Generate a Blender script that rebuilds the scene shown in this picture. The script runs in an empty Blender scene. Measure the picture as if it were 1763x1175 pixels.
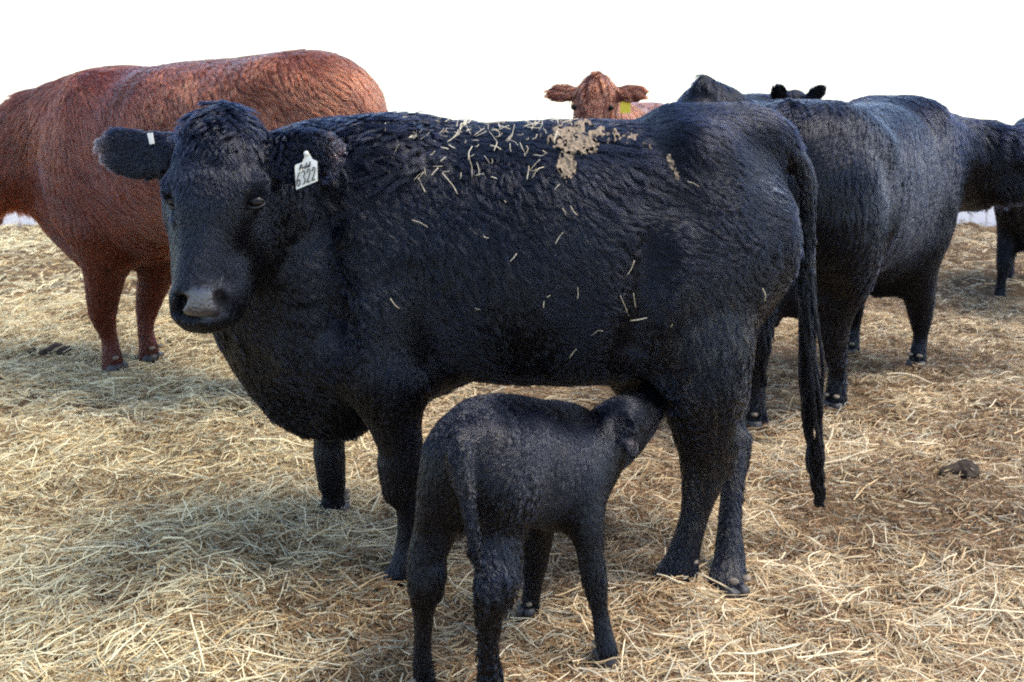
import bpy, math, os
import numpy as np
from mathutils import kdtree, Vector

PREVIEW = False          # bodies only, for shape checks
rng = np.random.default_rng(7)
sc = bpy.context.scene

# ------------------------------------------------------------------ camera
FPX, CX, CY, HC = 1714.0, 881.5, 587.5, 1.4
PITCH = math.atan((587.5 - 142.0) / FPX)
CP, SP = math.cos(PITCH), math.sin(PITCH)
cam = bpy.data.cameras.new('camera'); co = bpy.data.objects.new('camera', cam)
sc.collection.objects.link(co); sc.camera = co
cam.sensor_width = 36.0; cam.lens = 36.0 * FPX / 1763.0
cam.clip_start = 0.05; cam.clip_end = 3000
co.location = (0, 0, HC); co.rotation_euler = (math.pi / 2 - PITCH, 0, 0)
cam.dof.use_dof = True; cam.dof.focus_distance = 2.6; cam.dof.aperture_fstop = 6.5

# ------------------------------------------------------------------ light
SUN_EL, SUN_AZ = math.radians(62), math.radians(92)      # azimuth from +Y (away) towards +X (right)
w = bpy.data.worlds.new('World'); sc.world = w; w.use_nodes = True
nt = w.node_tree; nt.nodes.clear()
wo = nt.nodes.new('ShaderNodeOutputWorld'); bg = nt.nodes.new('ShaderNodeBackground')
sky = nt.nodes.new('ShaderNodeTexSky'); sky.sky_type = 'NISHITA'; sky.sun_disc = False
sky.sun_elevation = SUN_EL; sky.sun_rotation = SUN_AZ
sky.air_density = 1.0; sky.dust_density = 2.0; sky.ozone_density = 1.0; sky.altitude = 400
tc = nt.nodes.new('ShaderNodeTexCoord'); sx = nt.nodes.new('ShaderNodeSeparateXYZ'); cb = nt.nodes.new('ShaderNodeCombineXYZ')
mx = nt.nodes.new('ShaderNodeMath'); mx.operation = 'MAXIMUM'; mx.inputs[1].default_value = 0.03
hs = nt.nodes.new('ShaderNodeHueSaturation'); hs.inputs['Saturation'].default_value = 1.0
nt.links.new(tc.outputs['Generated'], sx.inputs[0])
nt.links.new(sx.outputs[0], cb.inputs[0]); nt.links.new(sx.outputs[1], cb.inputs[1])
nt.links.new(sx.outputs[2], mx.inputs[0]); nt.links.new(mx.outputs[0], cb.inputs[2])
nt.links.new(cb.outputs[0], sky.inputs[0]); nt.links.new(sky.outputs[0], hs.inputs['Color'])
nt.links.new(hs.outputs[0], bg.inputs[0]); bg.inputs[1].default_value = 0.15
nt.links.new(bg.outputs[0], wo.inputs[0])
sl = bpy.data.lights.new('sun', 'SUN'); so = bpy.data.objects.new('sun', sl); sc.collection.objects.link(so)
sl.energy = 1.4; sl.angle = math.radians(26); sl.color = (1.0, 0.95, 0.88)
sd = Vector((math.sin(SUN_AZ) * math.cos(SUN_EL), math.cos(SUN_AZ) * math.cos(SUN_EL), math.sin(SUN_EL)))
so.rotation_euler = sd.to_track_quat('Z', 'Y').to_euler()
sc.view_settings.view_transform = 'Standard'; sc.view_settings.look = 'None'
sc.view_settings.exposure = 1.75; sc.view_settings.gamma = 1.0
sc.cycles.use_denoising = False; sc.cycles.use_adaptive_sampling = False; sc.cycles.filter_width = 2.1; sc.cycles.sample_clamp_direct = 6; sc.cycles.sample_clamp_indirect = 2; sc.cycles.max_bounces = 6; sc.cycles.transparent_max_bounces = 8
sc.cycles_curves.shape = 'RIBBONS'; sc.cycles_curves.subdivisions = 2

# ------------------------------------------------------------------ small maths
A = lambda *v: np.array(v, float)
def nrm(v):
    v = np.asarray(v, float); return v / (np.linalg.norm(v, axis=-1, keepdims=True) + 1e-12)
def U(px, py, Y):                       # the point of a sight line at distance Y
    d = A(px - CX, FPX * CP + (CY - py) * SP, -FPX * SP + (CY - py) * CP)
    return A(0, 0, HC) + d * (Y / d[1])
def mpp(P):                             # metres per picture pixel at a point
    return (P[1] * CP + (HC - P[2]) * SP) / FPX
def hash3(i, j, k, seed):
    n = (i * 374761393 + j * 668265263 + k * 2147483647 + seed * 974634777) & 0xFFFFFFFF
    n = ((n ^ (n >> 13)) * 1274126177) & 0xFFFFFFFF
    n = n ^ (n >> 16)
    return (n & 0xFFFF) / 65535.0 * 2 - 1
def noise(p, freq, seed=0):             # value noise, -1..1
    q = np.asarray(p, float) * freq + 1000.0
    i = np.floor(q).astype(np.int64); f = q - i; f = f * f * (3 - 2 * f)
    r = 0.0
    for a in (0, 1):
        for b in (0, 1):
            for c in (0, 1):
                wgt = (f[..., 0] if a else 1 - f[..., 0]) * (f[..., 1] if b else 1 - f[..., 1]) * (f[..., 2] if c else 1 - f[..., 2])
                r = r + wgt * hash3(i[..., 0] + a, i[..., 1] + b, i[..., 2] + c, seed)
    return r
def smooth(a, b, x):
    t = np.clip((x - a) / (b - a), 0, 1); return t * t * (3 - 2 * t)

# ------------------------------------------------------------------ ground height
MOUNDS = [(-1.15, 4.0, .45, .06), (-2.3, 5.6, .8, .07), (-.9, 3.5, .45, .05), (-1.1, 2.6, .4, .035), (-1.9, 3.4, .6, .05), (1.6, 3.2, .5, .03)]
def terrain(x, y):
    p = np.stack([x, y, np.zeros_like(x)], -1)
    z = .020 * noise(p, 1.7, 3) + .016 * noise(p, 4.5, 4) + .016 * noise(p, 10, 5) + .014 * noise(p, 23, 6)
    for mx_, my_, r, h in MOUNDS:
        z = z + h * np.exp(-((x - mx_) ** 2 + (y - my_) ** 2) / r ** 2)
    far = np.clip(y - 11.0, 0, None)
    return z - .085 * far

# ------------------------------------------------------------------ materials
def mat_new(name):
    m = bpy.data.materials.new(name); m.use_nodes = True
    return m, m.node_tree, m.node_tree.nodes['Principled BSDF']
def plain(name, col, rough=.6, spec=.4, bump=0, bscale=60, col2=None):
    m, t, b = mat_new(name)
    b.inputs['Base Color'].default_value = (*col, 1); b.inputs['Roughness'].default_value = rough
    b.inputs['Specular IOR Level'].default_value = spec
    nz = t.nodes.new('ShaderNodeTexNoise'); nz.inputs['Scale'].default_value = bscale; nz.inputs['Detail'].default_value = 6
    tc = t.nodes.new('ShaderNodeTexCoord'); t.links.new(tc.outputs['Object'], nz.inputs['Vector'])
    if col2:
        r = t.nodes.new('ShaderNodeValToRGB'); r.color_ramp.elements[0].position = .35; r.color_ramp.elements[1].position = .68
        r.color_ramp.elements[0].color = (*col, 1); r.color_ramp.elements[1].color = (*col2, 1)
        t.links.new(nz.outputs['Fac'], r.inputs[0]); t.links.new(r.outputs[0], b.inputs['Base Color'])
    if bump:
        bp = t.nodes.new('ShaderNodeBump'); bp.inputs['Strength'].default_value = bump; bp.inputs['Distance'].default_value = .01
        t.links.new(nz.outputs['Fac'], bp.inputs['Height']); t.links.new(bp.outputs[0], b.inputs['Normal'])
    return m
def hair_mat(name, dark, light, rough=.38, radial=.5, coat=0.0, ior=1.55):
    m = bpy.data.materials.new(name); m.use_nodes = True; t = m.node_tree; t.nodes.clear()
    o = t.nodes.new('ShaderNodeOutputMaterial'); h = t.nodes.new('ShaderNodeBsdfHairPrincipled')
    h.parametrization = 'COLOR'; h.inputs['Roughness'].default_value = rough; h.inputs['Radial Roughness'].default_value = radial
    h.inputs['Coat'].default_value = coat; h.inputs['IOR'].default_value = ior
    h.inputs['Random Roughness'].default_value = .15
    at = t.nodes.new('ShaderNodeAttribute'); at.attribute_name = 'tint'
    t.links.new(at.outputs['Color'], h.inputs['Color'])
    t.links.new(h.outputs[0], o.inputs[0])
    m['dark'] = dark; m['light'] = light
    return m
def vcol_mat(name, rough=.7, spec=.2, bump=.4, bscale=160):
    m, t, b = mat_new(name)
    at = t.nodes.new('ShaderNodeAttribute'); at.attribute_name = 'tint'
    t.links.new(at.outputs['Color'], b.inputs['Base Color'])
    rt = t.nodes.new('ShaderNodeAttribute'); rt.attribute_name = 'gloss'
    mr = t.nodes.new('ShaderNodeMapRange'); mr.inputs['To Min'].default_value = rough; mr.inputs['To Max'].default_value = .16
    t.links.new(rt.outputs['Fac'], mr.inputs[0]); t.links.new(mr.outputs[0], b.inputs['Roughness'])
    b.inputs['Specular IOR Level'].default_value = spec
    ms = t.nodes.new('ShaderNodeMapRange'); ms.inputs['To Min'].default_value = spec; ms.inputs['To Max'].default_value = 1.0
    t.links.new(rt.outputs['Fac'], ms.inputs[0]); t.links.new(ms.outputs[0], b.inputs['Specular IOR Level'])
    nz = t.nodes.new('ShaderNodeTexNoise'); nz.inputs['Scale'].default_value = bscale; nz.inputs['Detail'].default_value = 5
    tc = t.nodes.new('ShaderNodeTexCoord'); t.links.new(tc.outputs['Object'], nz.inputs['Vector'])
    bp = t.nodes.new('ShaderNodeBump'); bp.inputs['Strength'].default_value = bump; bp.inputs['Distance'].default_value = .006
    t.links.new(nz.outputs['Fac'], bp.inputs['Height']); t.links.new(bp.outputs[0], b.inputs['Normal'])
    return m
M_SKIN = vcol_mat('hide')
M_BLACK = hair_mat('black_hair', (.0014, .0020, .0050), (.0042, .0058, .0140), rough=.20, radial=.30, ior=1.355)
M_CALF = hair_mat('calf_hair', (.0012, .0016, .0038), (.0036, .0050, .0115), rough=.18, radial=.28, ior=1.37)
M_RED = hair_mat('red_hair', (.066, .0125, .0045), (.30, .074, .028), rough=.32, radial=.5, ior=1.45)
M_HOOF = plain('hoof_horn', (.022, .020, .020), .5, .4, .5, 40, (.05, .042, .036))
M_DEW = plain('dewclaw_horn', (.20, .155, .105), .6, .3, .6, 90, (.07, .055, .04))
M_EYE = plain('wet_eye', (.004, .0025, .002), .12, .18)
M_LIDU = plain('upper_lid', (.006, .006, .008), .55, .3)
M_LID = plain('eyelid_skin', (.035, .033, .036), .45, .4, .2, 120)
M_TAGW = plain('white_tag_plastic', (.72, .70, .62), .45, .4, .1, 30, (.60, .57, .48))
M_TAGY = plain('yellow_tag_plastic', (.80, .60, .04), .45, .4)
M_INK = plain('marker_ink', (.012, .012, .016), .6, .3)
M_MUD = plain('dried_mud', (.29, .215, .140), .9, .1, .9, 120, (.13, .095, .065))
M_STRAW = plain('straw_stalk', (.36, .28, .17), .6, .3, .1, 25, (.74, .64, .45))
M_STUD = plain('tag_stud', (.55, .52, .45), .4, .5)

# ------------------------------------------------------------------ objects
def link(o, parent=None, base=None):
    sc.collection.objects.link(o)
    if parent: o.parent = parent
    return o
def root_of(name, label, cat, base, group='beef cattle in the hay yard'):
    o = bpy.data.objects.new(name, None); o.empty_display_size = .1; o.location = base
    o['label'] = label; o['category'] = cat
    if group: o['group'] = group
    sc.collection.objects.link(o); return o
def mesh_np(name, V, Q, mat, parent=None, smooth_=True):
    """V in world space; Q an (n,3) or (n,4) array or a list of index lists."""
    V = np.asarray(V, float)
    if parent is not None: V = V - np.array(parent_base(parent))
    me = bpy.data.meshes.new(name)
    if isinstance(Q, np.ndarray):
        n, k = Q.shape
        me.vertices.add(len(V)); me.vertices.foreach_set('co', V.astype(np.float32).ravel())
        me.loops.add(n * k); me.loops.foreach_set('vertex_index', Q.astype(np.int32).ravel())
        me.polygons.add(n); me.polygons.foreach_set('loop_start', (np.arange(n) * k).astype(np.int32))
        me.polygons.foreach_set('loop_total', np.full(n, k, np.int32))
        me.update(calc_edges=True); me.validate()
    else:
        me.from_pydata([tuple(v) for v in V], [], Q)
    if smooth_: me.polygons.foreach_set('use_smooth', np.ones(len(me.polygons), bool))
    me.materials.append(mat)
    o = bpy.data.objects.new(name, me)
    return link(o, parent)
def parent_base(p):
    b = Vector((0, 0, 0))
    while p is not None:
        b += p.location; p = p.parent
    return b
def curves_np(name, P, R, tint, mat, parent=None):
    n, k, _ = P.shape
    if parent is not None: P = P - np.array(parent_base(parent))
    hc = bpy.data.hair_curves.new(name); hc.add_curves([k] * n)
    hc.attributes['position'].data.foreach_set('vector', P.astype(np.float32).ravel())
    ra = hc.attributes.get('radius') or hc.attributes.new('radius', 'FLOAT', 'POINT')
    ra.data.foreach_set('value', R.astype(np.float32).ravel())
    ta = hc.attributes.new('tint', 'FLOAT_COLOR', 'CURVE')
    ta.data.foreach_set('color', np.concatenate([tint, np.ones((n, 1))], 1).astype(np.float32).ravel())
    hc.materials.append(mat)
    return link(bpy.data.objects.new(name, hc), parent)

# ------------------------------------------------------------------ implicit modelling
def densify(S, n):
    S = np.asarray(S, float); m = len(S)
    if m == 2: ts = np.linspace(0, 1, n + 1)[:, None]; return S[0] * (1 - ts) + S[1] * ts
    out = []
    for i in range(m - 1):
        p0, p1, p2, p3 = S[max(i - 1, 0)], S[i], S[i + 1], S[min(i + 2, m - 1)]
        for t in np.arange(n) / n:
            out.append(.5 * ((2 * p1) + (p2 - p0) * t + (2 * p0 - 5 * p1 + 4 * p2 - p3) * t * t + (3 * p1 - p0 - 3 * p2 + p3) * t ** 3))
    out.append(S[-1]); out = np.array(out); out[:, 3:] = np.maximum(out[:, 3:], .002)
    return out
class Chain:
    def __init__(s, st, side, k=.05, n=4, e=2.0, sub=False, fur=None, flow=None):
        """st: rows of (position, half width along `side`, half width across it)."""
        s.st = densify([list(p) + [a, b] for p, a, b in st], n); s.side = nrm(side); s.k = k; s.e = e
        s.sub = sub; s.fur = fur or {}; s.flow = flow
    def bounds(s, pad):
        r = s.st[:, 3:].max(1)[:, None] + pad
        return (s.st[:, :3] - r).min(0), (s.st[:, :3] + r).max(0)
    def dist(s, p):                       # p (...,3)
        best = None; ff = None
        for i in range(len(s.st) - 1):
            a, b = s.st[i], s.st[i + 1]; ab = b[:3] - a[:3]; L = np.linalg.norm(ab)
            if L < 1e-6: continue
            t = ab / L; u = s.side - t * s.side.dot(t); u = nrm(u); v = np.cross(t, u)
            r = p - a[:3]; h = np.clip((r @ t) / L, 0, 1)
            ax = (r @ t) - h * L
            wu = a[3] + (b[3] - a[3]) * h; wv = a[4] + (b[4] - a[4]) * h; m = np.minimum(wu, wv)
            qu = np.abs(r @ u) / wu; qv = np.abs(r @ v) / wv; qa = np.abs(ax) / m
            if s.e == 2.0: d = np.sqrt(qu * qu + qv * qv + qa * qa)
            else: d = np.sqrt((qu ** s.e + qv ** s.e) ** (2 / s.e) + qa * qa)
            d = (d - 1) * m
            if best is None: best = d
            else: best = np.minimum(best, d)
        return best
    def tangent(s, p):
        mid = .5 * (s.st[1:, :3] + s.st[:-1, :3]); tg = nrm(s.st[1:, :3] - s.st[:-1, :3])
        d = ((p[:, None, :] - mid[None]) ** 2).sum(-1); wgt = np.exp(-(d - d.min(1, keepdims=True)) / .004)
        return nrm((wgt[..., None] * tg[None]).sum(1))
def blob(c, r, **kw):
    return Chain([(np.asarray(c) - A(0, 0, .002), r, r), (np.asarray(c) + A(0, 0, .002), r, r)], (1, 0, 0), n=1, **kw)
def field(chains, h):
    lo = np.min([c.bounds(.06)[0] for c in chains if not c.sub], 0); hi = np.max([c.bounds(.06)[1] for c in chains if not c.sub], 0)
    n = np.ceil((hi - lo) / h).astype(int) + 1
    F = np.full(n, 1.0, np.float32)
    ax = [lo[i] + h * np.arange(n[i]) for i in range(3)]
    for c in chains:
        bl, bh = c.bounds(.04 + c.k)
        i0 = np.clip(np.floor((bl - lo) / h).astype(int), 0, n); i1 = np.clip(np.ceil((bh - lo) / h).astype(int) + 1, 0, n)
        if (i1 <= i0).any(): continue
        g = np.stack(np.meshgrid(*[ax[i][i0[i]:i1[i]] for i in range(3)], indexing='ij'), -1)
        d = c.dist(g); sl_ = tuple(slice(i0[i], i1[i]) for i in range(3)); f = F[sl_]
        if c.sub:
            d = -d; hh = np.maximum(c.k - np.abs(f - d), 0) / c.k; F[sl_] = np.maximum(f, d) + hh * hh * c.k / 4
        else:
            hh = np.maximum(c.k - np.abs(f - d), 0) / c.k; F[sl_] = np.minimum(f, d) - hh * hh * c.k / 4
    return F, lo
def nets(F, lo, h):
    s = F < 0
    c = [s[a:s.shape[0] - 1 + a, b:s.shape[1] - 1 + b, d:s.shape[2] - 1 + d] for a in (0, 1) for b in (0, 1) for d in (0, 1)]
    cnt = sum(x.astype(np.int8) for x in c); act = (cnt > 0) & (cnt < 8)
    I = np.argwhere(act); idx = np.full(act.shape, -1, np.int64); idx[tuple(I.T)] = np.arange(len(I))
    acc = np.zeros((len(I), 3)); m = np.zeros(len(I))
    cs = [(a, b, d) for a in (0, 1) for b in (0, 1) for d in (0, 1)]
    val = {q: F[I[:, 0] + q[0], I[:, 1] + q[1], I[:, 2] + q[2]] for q in cs}
    for q in cs:
        for ax in range(3):
            if q[ax]: continue
            r = list(q); r[ax] = 1; r = tuple(r); fa, fb = val[q], val[r]; x = (fa < 0) != (fb < 0)
            t = np.where(x, fa / np.where(x, fa - fb, 1), 0)
            pos = np.tile(np.array(q, float), (len(I), 1)); pos[:, ax] = t
            acc[x] += pos[x]; m[x] += 1
    V = lo + h * (I + acc / m[:, None])
    Q = []
    for ax in range(3):
        o1, o2 = (ax + 1) % 3, (ax + 2) % 3
        sa = [slice(None)] * 3; sb = [slice(None)] * 3; sa[ax] = slice(0, -1); sb[ax] = slice(1, None)
        E = np.argwhere(s[tuple(sa)] != s[tuple(sb)])
        E = E[(E[:, o1] > 0) & (E[:, o2] > 0) & (E[:, o1] < act.shape[o1]) & (E[:, o2] < act.shape[o2])]
        flip = s[tuple(E.T)]
        def cell(d1, d2):
            e = E.copy(); e[:, o1] += d1; e[:, o2] += d2; return idx[tuple(e.T)]
        q = np.stack([cell(-1, -1), cell(0, -1), cell(0, 0), cell(-1, 0)], 1)
        q[~flip] = q[~flip][:, ::-1]
        Q.append(q)
    Q = np.concatenate(Q); Q = Q[(Q >= 0).all(1)]
    return V, Q
def vnormals(V, Q):
    n = np.cross(V[Q[:, 2]] - V[Q[:, 0]], V[Q[:, 3]] - V[Q[:, 1]])
    N = np.zeros_like(V)
    for i in range(4): np.add.at(N, Q[:, i], n)
    return nrm(N)
def relax(V, Q, it):
    e = np.concatenate([Q[:, [0, 1]], Q[:, [1, 2]], Q[:, [2, 3]], Q[:, [3, 0]]])
    for k in range(it):
        S = np.zeros_like(V); c = np.zeros(len(V))
        np.add.at(S, e[:, 0], V[e[:, 1]]); np.add.at(S, e[:, 1], V[e[:, 0]])
        np.add.at(c, e[:, 0], 1); np.add.at(c, e[:, 1], 1)
        V = V + (.5 if k % 2 == 0 else -.48) * (S / c[:, None] - V)
    return V

FUR0 = dict(len=.032, lift=.22, clump=.55, wave=.10, wfreq=1.6, swirl=.5, sfreq=9., down=.5, dens=1.0, lock=1.0)
KEYS = ['len', 'lift', 'clump', 'wave', 'wfreq', 'swirl', 'sfreq', 'down', 'dens', 'lock']
def furred(root, chains, h, count, mat, rad, seed, it=2, tintfn=None, lenk=1.0, clump_n=26, K=6, furfn=None):
    """One continuous body mesh and its coat."""
    F, lo = field(chains, h); V, Q = nets(F, lo, h); V = relax(V, Q, it); N = vnormals(V, Q)
    # what each vertex belongs to
    solid = [c for c in chains if not c.sub]
    D = np.stack([c.dist(V) for c in solid], 1); W = np.exp(-np.clip(D - D.min(1, keepdims=True), 0, 1) / .028); W /= W.sum(1, keepdims=True)
    at = {k: W @ np.array([{**FUR0, **c.fur}[k] for c in solid]) for k in KEYS}
    fl = np.zeros_like(V)
    for i, c in enumerate(solid):
        sel = W[:, i] > .02
        if not sel.any(): continue
        t = c.flow(V[sel], N[sel]) if callable(c.flow) else (np.tile(nrm(c.flow), (sel.sum(), 1)) if c.flow is not None else c.tangent(V[sel]))
        fl[sel] += W[sel, i:i + 1] * t
    fl[:, 2] -= at['down']
    if furfn: furfn(V, N, at, fl)
    dark, light = np.array(mat['dark'][:]), np.array(mat['light'][:])
    body = mesh_np('body', V, Q, M_SKIN, root)
    col = np.tile(dark * .9, (len(V), 1)); gl = np.zeros(len(V))
    if tintfn: tintfn('skin', V, col, gl)
    a = body.data.attributes.new('tint', 'FLOAT_COLOR', 'POINT'); a.data.foreach_set('color', np.concatenate([col, np.ones((len(V), 1))], 1).astype(np.float32).ravel())
    a = body.data.attributes.new('gloss', 'FLOAT', 'POINT'); a.data.foreach_set('value', gl.astype(np.float32))
    if PREVIEW or count == 0: return body, V, N
    r = np.random.default_rng(seed)
    T = np.concatenate([Q[:, [0, 1, 2]], Q[:, [0, 2, 3]]])
    tn = np.cross(V[T[:, 1]] - V[T[:, 0]], V[T[:, 2]] - V[T[:, 0]]); ar = np.linalg.norm(tn, axis=1) * .5; tn = nrm(tn)
    cen = V[T].mean(1); vw = nrm(A(0, 0, HC) - cen); facing = (tn * vw).sum(1)
    wt = ar * at['dens'][T].mean(1) * np.where(facing > -.3, 1.0, .22)
    f = r.choice(len(T), size=count, p=wt / wt.sum()); b = r.random((count, 2)); b = np.where(b.sum(1, keepdims=True) > 1, 1 - b, b)
    bw = np.stack([1 - b.sum(1), b[:, 0], b[:, 1]], 1)
    mixv = lambda X: (X[T[f]] * (bw[..., None] if X.ndim == 2 else bw)).sum(1)
    p = mixv(V); n = nrm(mixv(N)); g = mixv(fl); q = {k: mixv(v) for k, v in at.items()}
    d = nrm(g - n * (g * n).sum(1, keepdims=True)); bi = np.cross(n, d)
    m = max(count // clump_n, 8); pl = q['lock'] ** -2.0; cid = r.choice(count, m, replace=False, p=pl / pl.sum())
    kd = kdtree.KDTree(m)
    for j, c in enumerate(cid): kd.insert(p[c], j)
    kd.balance(); near = np.fromiter((kd.find(x)[1] for x in p), int, count)
    kturn, klift, klen, ktone = r.normal(0, 1, m)[near], r.normal(0, 1, m)[near], r.normal(0, 1, m)[near], r.random(m)[near]
    sw = q['swirl'] * (noise_v(p, q['sfreq'], seed) + .55 * noise_v(p, q['sfreq'] * 2.3, seed + 1)) + r.normal(0, .045, count) + (.02 + .20 * q['clump'] ** 3) * kturn
    d = d * np.cos(sw)[:, None] + bi * np.sin(sw)[:, None]; bi = np.cross(n, d)
    L = q['len'] * lenk * (.8 + .4 * r.random(count)) * (1 + .25 * noise(p, 14, seed + 5)) * (1 + .14 * klen).clip(.5, 1.5)
    s = np.linspace(0, 1, K)[None, :, None]
    lift = (q['lift'] * (1 + .35 * noise(p, 22, seed + 6) + (.12 + .5 * q['clump'] ** 3) * klift) + r.normal(0, .022, count)).clip(.03, 2)
    ph = 2 * math.pi * (noise(p, 16, seed + 7) * .8 + .05 * r.random(count))
    Lc = L[:, None, None]
    hgt = lift[:, None, None] * (s - .62 * s * s)
    wave = q['wave'][:, None, None] * (np.sin(2 * math.pi * q['wfreq'][:, None, None] * s + ph[:, None, None]) - np.sin(ph)[:, None, None])
    P = p[:, None, :] + Lc * (d[:, None, :] * s + n[:, None, :] * hgt + bi[:, None, :] * wave * np.sqrt(s))
    Pc = P[cid][near]; cl = (q['clump'] * (.75 + .45 * r.random(count))).clip(0, .97)[:, None, None] * (.22 + .78 * s ** .6)
    P = P + cl * (Pc - P)
    R = (rad * (.8 + .4 * r.random(count)))[:, None] * (1 - .75 * s[..., 0] ** 1.5)
    u = (r.random(count) ** 1.6)[:, None]
    tint = dark * (1 - u) + light * u
    tint = tint * ((1 + .35 * noise(p, 8, seed + 9)) * (.72 + .56 * ktone))[:, None]
    global LOCK_TONE
    LOCK_TONE = ktone
    if tintfn: tintfn('fur', p, tint, r)
    curves_np('fur', P, R, tint.clip(.002, .9), mat, root)
    return body, V, N
def noise_v(p, fr, seed):               # frequency may differ per point
    lo_, hi_ = fr.min(), fr.max() + 1e-6
    if hi_ - lo_ < .5: return noise(p, float(fr.mean()), seed)
    t = (fr - lo_) / (hi_ - lo_); return noise(p, lo_, seed) * (1 - t) + noise(p, hi_, seed) * t

# ------------------------------------------------------------------ parts
def ball(name, c, r, mat, parent, sc3=(1, 1, 1), seg=20, rings=12, R=None):
    th = np.linspace(0, 2 * math.pi, seg, endpoint=False); ph = np.linspace(0, math.pi, rings + 1)
    V = [A(0, 0, 1)] + [A(math.sin(p) * math.cos(t), math.sin(p) * math.sin(t), math.cos(p)) for p in ph[1:-1] for t in th] + [A(0, 0, -1)]
    F = [[0, 1 + i, 1 + (i + 1) % seg] for i in range(seg)]
    for k in range(rings - 2):
        a = 1 + k * seg
        F += [[a + i, a + seg + i, a + seg + (i + 1) % seg, a + (i + 1) % seg] for i in range(seg)]
    a = 1 + (rings - 2) * seg; F += [[a + i, len(V) - 1, a + (i + 1) % seg] for i in range(seg)]
    V = np.array(V) * np.array(sc3) * r
    if R is not None: V = V @ np.array(R).T
    return mesh_np(name, V + np.asarray(c), F, mat, parent)
def hoof(P, fwd, root, s=1.0, dew=True):
    """Cloven hoof at ground point P, toes towards fwd; two claws in one mesh, dewclaws as its pieces."""
    f = nrm(A(fwd[0], fwd[1], 0)); l = A(-f[1], f[0], 0); V = []; F = []
    for sd_ in (-1, 1):
        o = len(V)
        # outline of one claw from heel to toe, lofted upwards
        out = [(-.050, .006), (-.045, .040), (-.01, .047), (.03, .042), (.060, .020), (.066, .007), (.03, .004), (-.02, .004)]
        for z, k, sh in ((0, 1.0, 0), (.02, .99, -.004), (.045, .90, -.012), (.065, .80, -.020)):
            for a_, b_ in out: V.append(A(*P) + f * (a_ * k + sh) * s + l * sd_ * b_ * k * s + A(0, 0, z * s))
        n = len(out)
        for r_ in range(3):
            for i in range(n):
                q = [o + r_ * n + i, o + r_ * n + (i + 1) % n, o + (r_ + 1) * n + (i + 1) % n, o + (r_ + 1) * n + i]
                F.append(q if sd_ < 0 else q[::-1])
        F.append([o + 3 * n + i for i in range(n)] if sd_ < 0 else [o + 3 * n + i for i in range(n)][::-1])
    h = mesh_np('hoof', V, F, M_HOOF, root, True)
    if dew:
        for sd_ in (-1, 1):
            ball('dewclaw', A(*P) - f * .050 * s + l * sd_ * .022 * s + A(0, 0, .098 * s), .0125 * s, M_DEW, h, (1.1, 1.2, .62), 12, 8)
    return h
def tube_mesh(pts, r, n=6):
    pts = np.asarray(pts, float); V = []; F = []
    for i, p in enumerate(pts):
        t = nrm(pts[min(i + 1, len(pts) - 1)] - pts[max(i - 1, 0)]); u = nrm(np.cross(t, A(.31, .22, .93))); v = np.cross(t, u)
        rr = r[i] if hasattr(r, '__len__') else r
        for k in range(n): a = 2 * math.pi * k / n; V.append(p + rr * (u * math.cos(a) + v * math.sin(a)))
    for i in range(len(pts) - 1):
        for k in range(n): F.append([i * n + k, i * n + (k + 1) % n, (i + 1) * n + (k + 1) % n, (i + 1) * n + k])
    F.append(list(range(n))[::-1]); F.append([(len(pts) - 1) * n + k for k in range(n)])
    return V, F
def tail_switch(root, path, count, rad, mat, spread, seed, K=14):
    """Long hair of a tail, hanging along a path of (point, half width)."""
    if PREVIEW: return
    r = np.random.default_rng(seed); S = densify([list(p) + [w_, w_] for p, w_ in path], 8); m = len(S)
    t0 = r.random(count) ** 1.5 * .72; t1 = np.minimum(1.0, t0 + .25 + .45 * r.random(count))
    lock = r.integers(0, 16, count); la = r.random(16) * 6.28; lr = r.random(16) ** .5
    P = np.zeros((count, K, 3))
    for k in range(K):
        s = t0 + (t1 - t0) * k / (K - 1); x = s * (m - 1); i = np.clip(x.astype(int), 0, m - 2); fr = (x - i)[:, None]
        c = S[i] * (1 - fr) + S[i + 1] * fr; wv = c[:, 3]
        ang = la[lock] + .9 * np.sin(4.5 * s + lock) + r.normal(0, .25, count) * .4; rr = (lr[lock] * .85 + .15 * r.random(count)) * wv
        wob = spread * np.sin(11 * s + lock * 2.1 + 5 * s * s) * s ** .7
        P[:, k] = c[:, :3] + np.stack([np.cos(ang) * rr + wob, np.sin(ang) * rr, 0 * rr], 1)
    jit = r.normal(0, .0016, (count, 1, 3)); P = P + jit
    R = np.full((count, K), rad) * (1 - .6 * np.linspace(0, 1, K) ** 2)
    u = r.random((count, 1)); tint = np.array(mat['dark'][:]) * (1 - u) + np.array(mat['light'][:]) * u
    curves_np('tail_switch', P, R, tint, mat, root)

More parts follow.
